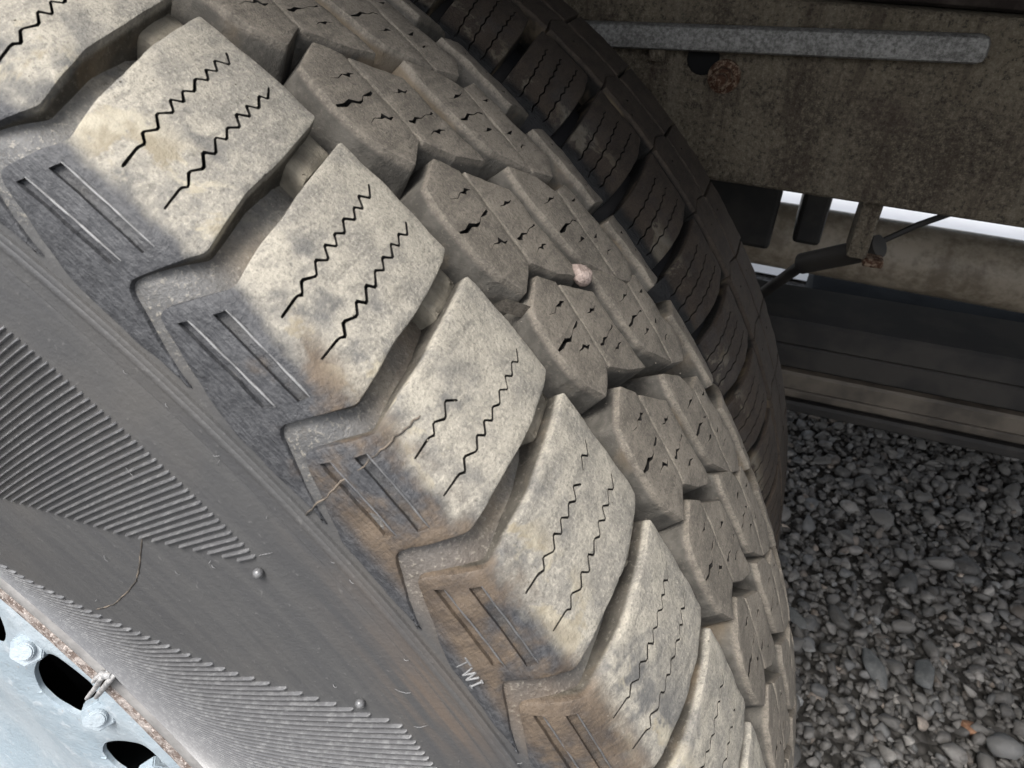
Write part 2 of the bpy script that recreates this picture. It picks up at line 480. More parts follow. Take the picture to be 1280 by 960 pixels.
def block_mesh(name, outline, prof, holes=(), bevel=.0016, depth=None, grid=.006, seg=.0035, draft=.10, sink=.003, corner=.002, wav=.0004, top=0.0):
    """raised tread piece: outline in (theta, s), with rounded edges, drafted walls and cut sipes"""
    depth = depth or groove_depth
    O = ccw(resample(round_corners(outline, corner), seg))
    # worn, slightly ragged moulded edge with a few nicks
    jn = rng.normal(0, 1, len(O)); jn = (jn + np.roll(jn, 1) * .6 + np.roll(jn, 2) * .4) * .00005
    nick = rng.random(len(O)) < .012; jn[nick] += rng.uniform(.0002, .0006, nick.sum())
    O = O + (offset(O, 1e-3) - O) / 1e-3 * jn[:, None]
    inner = offset(O, bevel)
    loops = [inner]; edges = []; verts = list(map(tuple, inner)); n0 = len(inner)
    edges += [(i, (i + 1) % n0) for i in range(n0)]
    hinfo = []
    for hp, hd in holes:
        k = len(verts); verts += list(map(tuple, hp)); n_ = len(hp)
        edges += [(k + i, k + (i + 1) % n_) for i in range(n_)]; hinfo.append((np.asarray(hp), hd, k, n_))
    lo = inner.min(0); hi = inner.max(0)
    gx, gy = np.meshgrid(np.arange(lo[0], hi[0], grid), np.arange(lo[1], hi[1], grid))
    G = np.stack([gx.ravel(), gy.ravel()], 1) + rng.uniform(-.2, .2, (gx.size, 2)) * grid
    ok = pip(G, offset(inner, grid * .35))
    for hp, *_ in hinfo: ok &= ~pip(G, offset(hp, -grid * .2))
    verts += list(map(tuple, G[ok]))
    K = 100.0
    vo, eo, fo, ov, oe, of = delaunay_2d_cdt([Vector((a * K, b * K)) for a, b in verts], edges, [], 0, 1e-5)
    V = np.array([(v.x / K, v.y / K) for v in vo]); F = np.array([tuple(f) for f in fo if len(f) == 3])
    cen = V[F].mean(1)
    keep = pip(cen, inner); hole_of = np.full(len(F), -1)
    for i, (hp, *_r) in enumerate(hinfo): hole_of[pip(cen, hp)] = i
    ph = rng.uniform(0, 6.28, 6)
    def waves(P):
        x, y = P[:, 0] * 2 * math.pi, P[:, 1] * 2 * math.pi
        return wav * (np.sin(x * 17 + ph[0]) * np.sin(y * 13 + ph[1]) + .6 * np.sin(x * 41 + ph[2] + y * 23) + .4 * np.sin(y * 57 + ph[3] - x * 31))
    co = [np.column_stack([V, top + waves(V)])]; faces = [tuple(f) for f in F[keep & (hole_of < 0)]]; off = len(V)
    lut = {}
    for i, src in enumerate(ov):
        for q in src: lut[q] = i
    # rounded edge rings and the wall
    nO = len(O); base = [lut[i] for i in range(n0)]
    dd = np.maximum(depth(O[:, 1]) + sink, bevel * 1.05 - top * 0)
    rings = []
    wv = waves(O)
    for f_in, hh in ((.30, -.28), (0.0, -1.0)):
        rings.append(np.column_stack([offset(O, bevel * f_in), top + wv + hh * bevel]))
    for q in (.45, .85, 1.0):
        ex = draft * (dd - bevel) * q + (.0016 if q == 1.0 else 0)
        rings.append(np.column_stack([offset_var(O, -ex), top + wv * (1 - q) - bevel - (dd - bevel) * q]))
    prev = base
    for R_ in rings:
        cur = list(range(off, off + nO)); off += nO; co.append(R_)
        for i in range(nO):
            j = (i + 1) % nO; faces += [(prev[j], prev[i], cur[i]), (prev[j], cur[i], cur[j])]
        prev = cur
    # sipes: a thin dusty lip, then the bare cut
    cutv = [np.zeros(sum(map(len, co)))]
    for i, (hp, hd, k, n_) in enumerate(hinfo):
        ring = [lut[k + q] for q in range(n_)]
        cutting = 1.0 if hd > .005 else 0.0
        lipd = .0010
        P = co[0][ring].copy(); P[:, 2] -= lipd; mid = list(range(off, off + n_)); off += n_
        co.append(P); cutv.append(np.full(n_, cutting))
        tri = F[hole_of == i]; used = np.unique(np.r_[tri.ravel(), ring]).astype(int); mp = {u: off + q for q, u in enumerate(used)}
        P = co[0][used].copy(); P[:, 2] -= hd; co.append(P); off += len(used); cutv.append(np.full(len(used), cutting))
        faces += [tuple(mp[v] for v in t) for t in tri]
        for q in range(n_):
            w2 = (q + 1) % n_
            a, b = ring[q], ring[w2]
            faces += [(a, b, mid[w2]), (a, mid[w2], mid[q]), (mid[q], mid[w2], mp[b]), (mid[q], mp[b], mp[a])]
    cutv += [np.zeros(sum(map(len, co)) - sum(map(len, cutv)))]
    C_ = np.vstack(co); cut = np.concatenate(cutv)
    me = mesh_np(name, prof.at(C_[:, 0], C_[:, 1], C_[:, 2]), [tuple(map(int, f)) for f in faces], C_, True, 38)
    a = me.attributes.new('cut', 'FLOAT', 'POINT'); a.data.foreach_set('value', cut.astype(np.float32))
    bm = bmesh.new(); bm.from_mesh(me); bmesh.ops.recalc_face_normals(bm, faces=bm.faces); bm.to_mesh(me); bm.free()
    return me


def offset_var(P, d):
    e = np.roll(P, -1, axis=0) - P; e /= np.linalg.norm(e, axis=1)[:, None] + 1e-12
    nrm = np.stack([-e[:, 1], e[:, 0]], 1); prev = np.roll(nrm, 1, axis=0)
    b = prev + nrm; b /= np.linalg.norm(b, axis=1)[:, None] + 1e-12
    c = np.clip((b * nrm).sum(1), .6, 1)
    return P + b * (d / c)[:, None]


# ------------------------------------------------------------------ setting
def sheet(name, x0, x1, y0, y1, z, mat):
    bm = bmesh.new()
    vs = [bm.verts.new(p) for p in ((x0, y0, z), (x1, y0, z), (x1, y1, z), (x0, y1, z))]; bm.faces.new(vs)
    return tag(bm_obj(name, bm, mat), kind='structure')


sheet('ground', -400, 400, -400, 400, 0.0, M['bed'])
sheet('overlit_far_gravel', -60, 60, 1.62, 60, 0.006, M['far_glare'])  # stands in for brightly lit gravel beyond the truck


def stone_variants(k, sub):
    out = []
    for i in range(k):
        bm = bmesh.new(); bmesh.ops.create_icosphere(bm, subdivisions=sub, radius=1.0)
        V = np.array([v.co[:] for v in bm.verts]); F = np.array([[v.index for v in f.verts] for f in bm.faces]); bm.free()
        # cut by random planes for worn facets
        for q in range(14):
            d = rng.normal(size=3); d /= np.linalg.norm(d); lim = rng.uniform(.42, .74)
            p = V @ d; V = V - np.outer(np.maximum(p - lim, 0) * .95, d)
        V *= 1.36
        V *= rng.uniform([.9, .68, .5], [1.3, 1.0, .8])
        out.append((V, F))
    return out


def rot_rand(n_, tilt):
    a = rng.uniform(0, 2 * np.pi, n_); b = rng.normal(0, tilt, n_); c = rng.normal(0, tilt, n_)
    ca, sa, cb, sb, cc, s_c = np.cos(a), np.sin(a), np.cos(b), np.sin(b), np.cos(c), np.sin(c)
    R_ = np.zeros((n_, 3, 3))
    Rz = np.zeros((n_, 3, 3)); Rz[:, 0, 0] = ca; Rz[:, 0, 1] = -sa; Rz[:, 1, 0] = sa; Rz[:, 1, 1] = ca; Rz[:, 2, 2] = 1
    Rx = np.zeros((n_, 3, 3)); Rx[:, 0, 0] = 1; Rx[:, 1, 1] = cb; Rx[:, 1, 2] = -sb; Rx[:, 2, 1] = sb; Rx[:, 2, 2] = cb
    Ry = np.zeros((n_, 3, 3)); Ry[:, 1, 1] = 1; Ry[:, 0, 0] = cc; Ry[:, 0, 2] = s_c; Ry[:, 2, 0] = -s_c; Ry[:, 2, 2] = cc
    return Rx @ Ry @ Rz


def gravel():
    var = stone_variants(24, 2)
    specs = []
    def field(n_, x0, x1, y0, y1, r0, sig, zlo, zhi, rmax):
        x = rng.uniform(x0, x1, n_) * S; y = rng.uniform(y0, y1, n_) * S
        r = np.minimum(r0 * np.exp(rng.normal(0, sig, n_)), rmax)
        z = rng.uniform(zlo, zhi, n_) + r * .25
        specs.append(np.column_stack([x, y, z, r]))
    field(21000, .3, 3.1, .2, 3.6, .0046, .30, .000, .006, .012)
    field(4200, .3, 3.1, .2, 3.6, .0070, .28, .004, .010, .017)
    field(200, .3, 3.1, .2, 3.6, .0120, .22, .006, .010, .021)
    field(2600, -1.6, .3, -.9, 3.6, .0075, .30, .001, .006, .014)
    field(1700, .3, 3.1, -.9, .2, .0078, .30, .001, .007, .014)
    A = np.vstack(specs); n_ = len(A); Rr = rot_rand(n_, .38)
    vi = rng.integers(0, len(var), n_)
    base = np.array([[.094, .089, .082]]) * np.exp(rng.normal(0, .36, n_))[:, None]
    warm = rng.random(n_)
    base[warm > .95] *= [1.15, 1.02, .92]; base[warm < .12] *= [.95, 1.0, 1.06]
    base[(warm > .98)] *= 1.5
    VV = []; FF = []; CC = []; off = 0
    for k in range(len(var)):
        idx = np.where(vi == k)[0]; V, F = var[k]
        P = np.einsum('nij,vj->nvi', Rr[idx], V) * A[idx, 3][:, None, None] + A[idx, :3][:, None, :]
        VV.append(P.reshape(-1, 3)); FF.append((F[None] + (np.arange(len(idx)) * len(V))[:, None, None] + off).reshape(-1, 3))
        CC.append(np.repeat(base[idx], len(V), axis=0)); off += len(idx) * len(V)
    VV = np.vstack(VV).astype(np.float32); FF = np.vstack(FF).astype(np.int32); CC = np.vstack(CC).astype(np.float32)
    me = bpy.data.meshes.new('gravel')
    me.vertices.add(len(VV)); me.vertices.foreach_set('co', VV.ravel())
    me.loops.add(FF.size); me.loops.foreach_set('vertex_index', FF.ravel())
    me.polygons.add(len(FF)); me.polygons.foreach_set('loop_start', np.arange(0, FF.size, 3, dtype=np.int32))
    me.polygons.foreach_set('use_smooth', np.ones(len(FF), bool))
    at = me.attributes.new('tint', 'FLOAT_COLOR', 'POINT'); at.data.foreach_set('color', np.column_stack([CC, np.ones(len(CC))]).astype(np.float32).ravel())
    me.update(calc_edges=True); me.validate()
    tag(link('gravel', me, None, M['stone']), 'loose dark grey gravel stones covering the ground under the truck', None, None, 'stuff')


gravel()


def pebble(name, loc, size, mat, label, seed, cat='stone'):
    g_ = np.random.default_rng(seed)
    bm = bmesh.new(); bmesh.ops.create_icosphere(bm, subdivisions=3, radius=1.0)
    ds = [g_.normal(size=3) for _ in range(11)]; lims = g_.uniform(.48, .82, 11)
    for v in bm.verts:
        p = np.array(v.co)
        for d, l in zip(ds, lims):
            d = d / np.linalg.norm(d); q = max(p @ d - l, 0); p = p - d * q * .9
        v.co = Vector(p * np.array(size))
    bmesh.ops.rotate(bm, verts=bm.verts, cent=(0, 0, 0), matrix=Matrix.Rotation(g_.uniform(0, 6), 3, 'Z'))
    o = bm_obj(name, bm, mat, None, True, 60); o.location = loc
    return tag(o, label, cat)


def RZ(x, y, z): return (x * S, y * S, (z + AX) * S)


pebble('pebble', RZ(1.679, 1.207, -.945), (.011, .010, .008), M['orange'], 'small orange brown stone lying on the dark gravel', 3)
pebble('pebble', RZ(1.575, 1.342, -.935), (.024, .017, .011), M['pebble'], 'large flat angular grey stone on the gravel, upper right of the long worn one', 5)
pebble('pebble', RZ(1.44, 1.30, -.937), (.030, .014, .010), M['pebble'], 'long worn grey stone on the gravel below the large flat angular one', 8)
pebble('pebble', RZ(1.20, 1.40, -.94), (.020, .009, .008), M['pebble'], 'pale elongated grey stone on the gravel right beside the tyre tread', 9)


# ------------------------------------------------------------------ outer tyre
PITCH0 = 0.09842
T_ = [1.0287, .9301, .8304, .7423, .6417, .5470, .4541]
while T_[0] < 3.4: T_.insert(0, T_[0] + .0985)
while T_[-1] > -1.9: T_.append(T_[-1] - PITCH0)
T_ = np.array(T_)
I0 = int(np.argmin(abs(T_ - 1.0287)))          # first big block in view

outer = empty('tyre', (0, 0, AX * S), 'dusty outer truck tyre with worn chunky tread blocks and a ribbed sidewall', 'tyre')

SIPE1 = [(-.0283, -.0109), (-.0356, -.0182), (-.0307, -.0239), (-.0375, -.0293), (-.0339, -.0331), (-.0403, -.0385), (-.0365, -.0439), (-.0431, -.0493),
         (-.0396, -.0546), (-.0460, -.0598), (-.0415, -.0640), (-.0485, -.0694), (-.0440, -.0748), (-.0512, -.0800), (-.0479, -.0869), (-.0539, -.0914), (-.0524, -.0945), (-.0553, -.1064)]
SIPE2 = [(-.0554, -.0098), (-.0617, -.0175), (-.0581, -.0221), (-.0646, -.0286), (-.0607, -.0331), (-.0669, -.0385), (-.0631, -.0432), (-.0695, -.0486),
         (-.0665, -.0539), (-.0725, -.0598), (-.0687, -.0640), (-.0757, -.0701), (-.0716, -.0741), (-.0781, -.0793), (-.0749, -.0869), (-.0812, -.0914), (-.0797, -.0945), (-.0823, -.1073)]


def shoulder_outline(p):
    q = p / .0985
    A = [(0, 0, .0022), (-.0135, -.052), (-.0190, -.069, .004), (-.0232, -.0895, .004), (-.0306, -.1115, .004), (-.0118, -.1465, .0085), (-.0255, -.1518, .003),
         (-.0434, -.1582), (-.0563, -.1632), (-.0691, -.1668), (-.0785, -.1678)]
    A = [(a[0] * q,) + tuple(a[1:]) for a in A]
    B = [(-.0154, -.1684), (-.049, -.1668, 0), (-.0399, -.1648), (-.0264, -.1606), (-.0122, -.1544), (.0075, -.1462, .0075), (-.0108, -.1092, .003),
         (-.0064, -.0930, .003), (-.0004, -.074, .004), (.0022, -.056, .003), (.0066, -.036, .003), (.0145, -.008, .002), (.0185, .0012, .0025)]
    B = [(-p + b[0] * q,) + tuple(b[1:]) for b in B]
    return A + B


def wavy(L):
    # soften the corners of a zigzag, as the moulded blade does
    L = [np.array(p) for p in L]; o = [L[0]]
    for a, b in zip(L[:-1], L[1:]): o += [a + (b - a) * .13, a + (b - a) * .87]
    o.append(L[-1]); return o


def recess(pts): return ccw(resample(np.array(pts, float), .006))


def shoulder_mesh(th, p, idx, fine):
    q = p / .0985
    sh = lambda L: [(th + a * q, b) for a, b in L]
    s1, s2 = list(SIPE1), list(SIPE2)
    if idx == 2: s1 = SIPE1[11:]
    jit = random.Random(idx + 50)
    def jt(L): return [(a + jit.uniform(-.0005, .0005), b + jit.uniform(-.0007, .0007)) for a, b in L]
    w0 = .0017 if idx < 2 else .0014
    def blade(L): return strip(sh(L), np.array([w0 * jit.uniform(.72, 1.12) for _ in L]))
    holes = [(blade(wavy(jt(s2))), .013)]
    if idx == 3:
        holes += [(strip(sh(wavy(jt(SIPE1[:4]))), .0014), .008), (blade(wavy(jt(SIPE1[5:]))), .013)]
    else:
        holes += [(blade(wavy(jt(s1))), .013)]
    holes.append((recess(sh([(-.0355, -.1218), (-.0915, -.1228), (-.0893, -.1288), (-.0327, -.1276)])), .0034))
    holes.append((recess(sh([(-.0262, -.1380), (-.0838, -.1384), (-.0797, -.1442), (-.0230, -.1430)])), .0030))
    out = [(th + a[0],) + tuple(a[1:]) for a in shoulder_outline(p)]
    return block_mesh('shoulder_block', out, PO, holes, bevel=.0013, grid=.0045 if fine else .009, seg=.0028 if fine else .007, draft=.10)


ROW2A = [(-.0334, .0588), (-.0475, .0722), (-.1185, .0617), (-.131, .0365), (-.113, .0250), (-.099, .0218), (-.079, .0210), (-.060, .0238), (-.046, .0295)]
ROW2B = [(-.0502, .0737), (-.0755, .1050), (-.104, .1035), (-.152, .1058), (-.138, .0815), (-.1207, .0632)]
ROW3A = [(-.0630, .1245), (-.0795, .1486), (-.099, .1590), (-.1753, .1490), (-.1475, .1235), (-.136, .1200), (-.116, .1190), (-.080, .1195)]
ROW3B = [(-.0985, .1606), (-.0980, .1795), (-.1436, .1835), (-.175, .1895), (-.188, .1690), (-.1765, .1506)]
ROW4 = [(-.0505, .2060), (-.080, .2105), (-.125, .2110), (-.133, .262), (-.128, .305), (-.060, .305), (-.054, .262)]
V_ = lambda x, y, a=.0052, f=1: [(x + a * .5, y - .003, .0008), (x, y, .0028), (x + .0010, y + .004, .0008)]
# sipes of the centre blocks: worn almost shut, open only in places (theta, s, width)
MARK2A = [[(-.0595, .040, .0005), (-.0615, .047, .0006), (-.0600, .053, .0008), (-.0615, .0575, .0030), (-.0600, .0605, .0022), (-.0615, .0645, .0005)],
          [(-.0800, .0226, .0030), (-.0812, .0300, .0034), (-.0805, .0370, .0030), (-.0832, .0425, .0026), (-.0825, .0468, .0010), (-.0800, .052, .0005), (-.0805, .0575, .0028), (-.0795, .0630, .0022)],
          [(-.0955, .036, .0005), (-.0940, .043, .0006), (-.0955, .0480, .0012), (-.0945, .0515, .0028), (-.0985, .0545, .0022), (-.0980, .0590, .0006)]]
MARK2B = [[(-.0815, .080, .0005), (-.0835, .0845, .0010), (-.0825, .0880, .0030), (-.0845, .0915, .0014), (-.0835, .096, .0005)],
          [(-.1035, .0690, .0024), (-.1048, .0725, .0030), (-.1035, .0775, .0024), (-.1050, .083, .0006), (-.1040, .090, .0005), (-.1050, .0955, .0010), (-.1042, .1000, .0030)],
          [(-.119, .078, .0005), (-.1178, .0835, .0008), (-.1195, .0870, .0030), (-.1185, .0905, .0014), (-.1200, .096, .0005)]]
MARK3A = [[(-.0995, .130, .0005), (-.1010, .137, .0006), (-.1000, .1425, .0028), (-.1012, .1465, .0012), (-.1000, .152, .0005)],
          [(-.1185, .1212, .0026), (-.1195, .1280, .0032), (-.1175, .1350, .0026), (-.1200, .142, .0006), (-.1190, .1480, .0008), (-.1215, .1525, .0026)],
          [(-.134, .133, .0005), (-.1355, .1385, .0008), (-.1345, .1430, .0028), (-.1362, .1465, .0010)]]
MARK3B = [[(-.112, .168, .0005), (-.1135, .1725, .0026), (-.1125, .177, .0006)], [(-.1415, .1600, .0010), (-.1425, .1640, .0028), (-.141, .169, .0008)],
          [(-.158, .1610, .0024), (-.1565, .166, .0010), (-.158, .171, .0005)]]


def row_mesh(poly, marks, th, p, jit, prof=PO, bevel=.0008, grid=.007, draft=.20, name='centre_block'):
    q = p / .0985; r_ = random.Random(jit)
    j = lambda: r_.uniform(-.0006, .0006)
    o = [(th + a * q + j(), b + j()) for a, b in poly]
    holes = []
    for line in marks:
        dx = r_.uniform(-.002, .002)
        L = [(th + (a + dx + r_.uniform(-.0005, .0005)) * q, b) for a, b, _ in line]
        holes.append((strip(L, np.array([c * r_.uniform(.7, 1.15) for _, _, c in line])), .008))
    return block_mesh(name, o, prof, holes, bevel=bevel, grid=grid, seg=.0045, draft=draft, corner=.0014)


def surf_path(name, pts, rad, mat, parent, h=0.0, sub=6, jitter=0.0, seed=0):
    """thin raised line lying on the tyre skin"""
    P = np.array(pts, float); Q = []
    for a, b in zip(P, P[1:]):
        Q += [a + (b - a) * t / sub for t in range(sub)]
    Q.append(P[-1]); Q = np.array(Q); g_ = np.random.default_rng(seed); Q[1:-1] += g_.normal(0, jitter, Q[1:-1].shape)
    co = PO.at(Q[:, 0], Q[:, 1], np.full(len(Q), h))
    bm = bmesh.new(); rr = [rad * S * g_.uniform(.7, 1.25) for _ in Q]; rr[0] *= .4; rr[-1] *= .4
    add_tube(bm, [Vector(c) for c in co], rr, 6)
    return bm_obj(name, bm, mat, parent, True, 70)


def rot_copy(src, name, dth, parent):
    o = src.copy(); COL.objects.link(o); o.parent = parent; o.rotation_euler = (0, -dth, 0)
    return o


def tie_mesh(th):
    # raised bridge of rubber that ties two shoulder blocks together at the inner end of the groove
    out = [(th + .0205, -.0005), (th + .0165, -.018), (th + .0105, -.036), (th - .0085, -.036), (th - .0045, -.018), (th - .0005, -.0005)]
    return block_mesh('tie_bar', out, PO, (), bevel=.0045, grid=.008, seg=.004, draft=.0, top=-.0095, depth=lambda s: groove_depth(s) - .0095, corner=.003)


def lips(th, p, idx):
    q = p / .0985; g_ = random.Random(idx)
    for L, h in (([(-.0355, -.1217), (-.0635, -.1222), (-.0915, -.1227)], .0002), ([(-.0262, -.1379), (-.055, -.1381), (-.0838, -.1383)], .0003)):
        surf_path('moulding_flash', [(th + a * q, b) for a, b in L], .0005 if idx > 1 else .00065, M['rib'] if idx > 1 else M['pale'], outer, h, 5, .00009, idx + 20)


generic = {}
for k in range(len(T_) - 1):
    th, p = T_[k], T_[k] - T_[k + 1]; idx = k - I0
    if -3 <= idx <= 9:
        fine = -1 <= idx <= 6
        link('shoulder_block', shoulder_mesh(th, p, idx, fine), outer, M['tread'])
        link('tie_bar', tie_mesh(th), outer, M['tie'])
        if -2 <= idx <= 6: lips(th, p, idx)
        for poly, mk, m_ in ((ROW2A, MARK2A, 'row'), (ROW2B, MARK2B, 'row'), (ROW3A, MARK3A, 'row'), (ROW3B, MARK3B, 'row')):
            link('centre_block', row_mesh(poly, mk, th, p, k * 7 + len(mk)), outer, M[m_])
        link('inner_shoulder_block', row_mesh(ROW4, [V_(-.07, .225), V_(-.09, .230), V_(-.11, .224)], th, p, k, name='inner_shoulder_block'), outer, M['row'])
    else:
        if not generic:
            generic['th'] = 0.0
            generic['sets'] = [('shoulder_block', link('shoulder_block', shoulder_mesh(0.0, PITCH0, 99, False), outer, M['tread']))]
            for poly in (ROW2A, ROW2B, ROW3A, ROW3B):
                generic['sets'].append(('centre_block', link('centre_block', row_mesh(poly, [], 0.0, PITCH0, 1, grid=.012), outer, M['row'])))
            generic['sets'].append(('inner_shoulder_block', link('inner_shoulder_block', row_mesh(ROW4, [], 0.0, PITCH0, 2, grid=.012, name='inner_shoulder_block'), outer, M['row'])))
            for nm, o in generic['sets']: o.rotation_euler = (0, -th, 0)
        else:
            for nm, o in generic['sets']: rot_copy(o, nm, th, outer)


def revolve(name, prof, s_list, h_list, n_ang, mat, parent, th0=0.0):
    s_ = np.array(s_list); h_ = np.array(h_list); A = th0 + np.linspace(0, 2 * np.pi, n_ang, endpoint=False)
    TH, SS = np.meshgrid(A, s_, indexing='ij'); HH = np.broadcast_to(h_, TH.shape)
    co = prof.at(TH.ravel(), SS.ravel(), HH.ravel()); m_ = len(s_)
    f = []
    for i in range(n_ang):
        a = i * m_; b = ((i + 1) % n_ang) * m_
        f += [(a + j, a + j + 1, b + j + 1, b + j) for j in range(m_ - 1)]
    me = mesh_np(name, co, f, np.column_stack([TH.ravel(), SS.ravel(), HH.ravel()]), True, 28)
    return link(name, me, parent, mat)


# carcass: groove floor, moulded rings and sidewall in one skin
s_car = list(np.linspace(.55, .37, 8)) + list(np.linspace(.36, -.15, 70)) + [-.156, -.162, -.1668, -.1682, -.1694]
h_car = [-.0012] * 8 + [-groove_depth(v) for v in np.linspace(.36, -.15, 70)] + [-groove_depth(v) for v in (-.156, -.162, -.1668, -.1682, -.1694)]
rings = [(-.1715, -.0012), (-.1719, .0004), (-.1730, .0008), (-.1754, .0006), (-.1764, .0011), (-.1785, .0012), (-.1796, .0007), (-.1802, -.0009), (-.1850, -.0011), (-.1885, -.0011), (-.1893, -.0016), (-.1903, -.0015)]
for a, b in rings: s_car.append(a); h_car.append(b)
for v in np.linspace(-.196, -.505, 46): s_car.append(v); h_car.append(-.0014)
for a, b in ((-.507, -.0012), (-.509, .0006), (-.513, .0010), (-.516, 0.0)): s_car.append(a); h_car.append(b)
revolve('sidewall', PO, s_car, h_car, 400, M['side'], outer)


# raised ribs moulded into the sidewall, one part each
def rib_theta(th0, s):
    d = -.221 - s
    return th0 + .36 * d + 4.5 * np.maximum(0, d - .14) ** 2


def rib_mesh(th0, sa, sb):
    L = sa - sb; n_ = max(4, int(L / .007))
    s_ = np.linspace(sa, sb, n_); s_ = np.sort(np.r_[s_, sa - .0012, sb + .0012])[::-1]; n_ += 2; c = rib_theta(th0, s_)
    pr = [(-1.0, -.0020), (-.66, -.0003), (-.28, .0007), (.28, .0007), (.66, -.0003), (1.0, -.0020)]
    TH = []; SS = []; HH = []
    rr = np.interp(-s_, PO.s, PO.D[:, 1]); sl = np.gradient(c, s_) * rr; q = np.sqrt(1 + sl ** 2)
    hw = np.clip(.0055 * rr / q * .235, .0003, .00118)              # ribs thin out where they crowd together
    for i in range(n_):
        e = .25 if i in (0, n_ - 1) else 1.0
        for u, hh in pr:
            hh = -.0020 + (hh + .0020) * min(1, hw[i] / .0009)
            TH.append(c[i] + u * hw[i] / (q[i] * rr[i])); SS.append(s_[i] - u * hw[i] * sl[i] / q[i]); HH.append(hh if e == 1 else -.0020 + (hh + .0020) * .45)
    m_ = len(pr); f = []
    for i in range(n_ - 1):
        for j in range(m_ - 1): f.append((i * m_ + j, i * m_ + j + 1, (i + 1) * m_ + j + 1, (i + 1) * m_ + j))
    f.append(tuple(range(m_))[::-1]); f.append(tuple((n_ - 1) * m_ + j for j in range(m_)))
    pat = np.column_stack([TH, SS, HH])
    return mesh_np('sidewall_rib', PO.at(pat[:, 0], pat[:, 1], pat[:, 2]), f, pat, True, 50)


def outer_bound(th):      # second rib field, outer boundary
    return np.interp(th, [.30, .6361, .7239, .7397, .8217, .8907, .96, 1.05], [-.2250, -.2250, -.3108, -.3235, -.3823, -.4232, -.456, -.490])


def inner_bound(th):      # first rib field, inner boundary
    return np.interp(th, [.786, .7938, .8569, .9437, 1.05, 1.12], [-.2265, -.2338, -.2879, -.3446, -.405, -.44])


th0 = -.05
while th0 < 1.06:
    # second field: find start s on the slanted boundary
    ss = np.linspace(-.2235, -.49, 300); t = rib_theta(th0, ss)
    inside = ss <= outer_bound(t)
    if inside.any():
        sa = ss[np.argmax(inside)]
        if sa - (-.499) > .02:
            link('sidewall_rib', rib_mesh(th0, sa, -.499), outer, M['rib'])
    th0 += .00555
th0 = .789
while th0 < 1.09:
    ss = np.linspace(-.2215, -.46, 300); t = rib_theta(th0, ss)
    ok = ss >= inner_bound(t)
    sb = ss[np.where(ok)[0][-1]] if ok.any() else -.2215
    if -.2210 - sb > .003:
        link('sidewall_rib', rib_mesh(th0, -.2210, sb), outer, M['rib'])
    th0 += .00517


surf_path('mould_seam', [(.7925, -.1800), (.7937, -.1640), (.7954, -.1430), (.7952, -.1240), (.7953, -.1085), (.7950, -.0965), (.7948, -.0900)], .0005, M['seam'], outer, .0001, 6, .0005, 4)
surf_path('mould_line', [(.8440, -.2770), (.8307, -.2991), (.8245, -.3120), (.8223, -.3280), (.8210, -.3546), (.8275, -.3804)], .0005, M['seam'], outer, -.0013, 5, .0002, 5)


def whiskers():
    g_ = random.Random(21); bm = bmesh.new()
    for i in range(64):
        if i < 50: t, s = g_.uniform(.56, 1.05), -g_.uniform(.20, .47)
        else: t, s = g_.uniform(.50, 1.05), -g_.uniform(.172, .20)
        a = g_.uniform(0, 6.28); L = g_.choice([.0015, .003, .004, .006, .010]); P = []
        for k in range(5):
            P.append((t, s, -.0008 + .0008 * math.sin(k * .8))); t += math.cos(a) * L / 4; s += math.sin(a) * L / 4; a += g_.uniform(-.35, .35)
        P = np.array(P); co = PO.at(P[:, 0], P[:, 1], P[:, 2])
        add_tube(bm, [Vector(c) for c in co], .00014 * S, 4)
    o = bm_obj('rubber_whiskers', bm, M['pale'], outer, True, 80); o['kind'] = 'stuff'


whiskers()
for th, s in ((.7792, -.2272), (.6630, -.2385)):
    bm = bmesh.new(); bmesh.ops.create_uvsphere(bm, u_segments=14, v_segments=8, radius=.0030 * S)
    o = bm_obj('rubber_nub', bm, M['rib'], outer, True, 80); o.location = PO.at(th, s, 0.0005)


# raised TWI lettering on the buttress ring
def letters():
    strokes = {'T': [((.5, 0), (.5, 1)), ((0, 1), (1, 1))], 'W': [((0, 1), (.25, 0)), ((.25, 0), (.5, 1)), ((.5, 1), (.75, 0)), ((.75, 0), (1, 1))],
               'I': [((.5, 0), (.5, 1)), ((.2, 0), (.8, 0)), ((.2, 1), (.8, 1))]}
    o_t, o_s = .6712, -.1628
    ux = np.array([-.0235, -.0016]) / 3.1; uy = np.array([.0012, .0082])
    pen = 0.0
    for ch, wd in (('T', .85), ('W', 1.05), ('I', .45)):
        bm = bmesh.new()
        for a, b in strokes[ch]:
            q = [np.array([o_t, o_s]) + ux * (pen + c[0] * wd) + uy * c[1] for c in (a, b)]
            P = np.array([q[0] + (q[1] - q[0]) * t for t in np.linspace(0, 1, 5)])
            add_tube(bm, [Vector(c) for c in PO.at(P[:, 0], P[:, 1], np.full(5, .0001))], .00062 * S, 8)
        bm_obj('raised_letter', bm, M['pale'], outer, True, 70)
        pen += wd + .22


letters()


def crumbs():
    # specks of grit caught on and between the blocks
    bm = bmesh.new(); g_ = np.random.default_rng(77)
    for i in range(170):
        t = g_.uniform(.35, 1.15); q_ = g_.random()
        s_ = g_.uniform(-.11, .0) if q_ < .45 else g_.uniform(.0, .20)
        deep = g_.random() < .35
        p = PO.at(t, s_, -groove_depth(s_) if deep else .0001)
        r = S * g_.uniform(.0003, .0007) * (2.2 if deep else 1)
        bmesh.ops.create_icosphere(bm, subdivisions=1, radius=r, matrix=Matrix.Translation(p) @ Matrix.Rotation(g_.uniform(0, 6), 4, 'Z') @ Matrix.Diagonal((1, g_.uniform(.6, 1), g_.uniform(.4, .8), 1)))
    o = bm_obj('grit', bm, M['grit'], outer); o['kind'] = 'stuff'


crumbs()

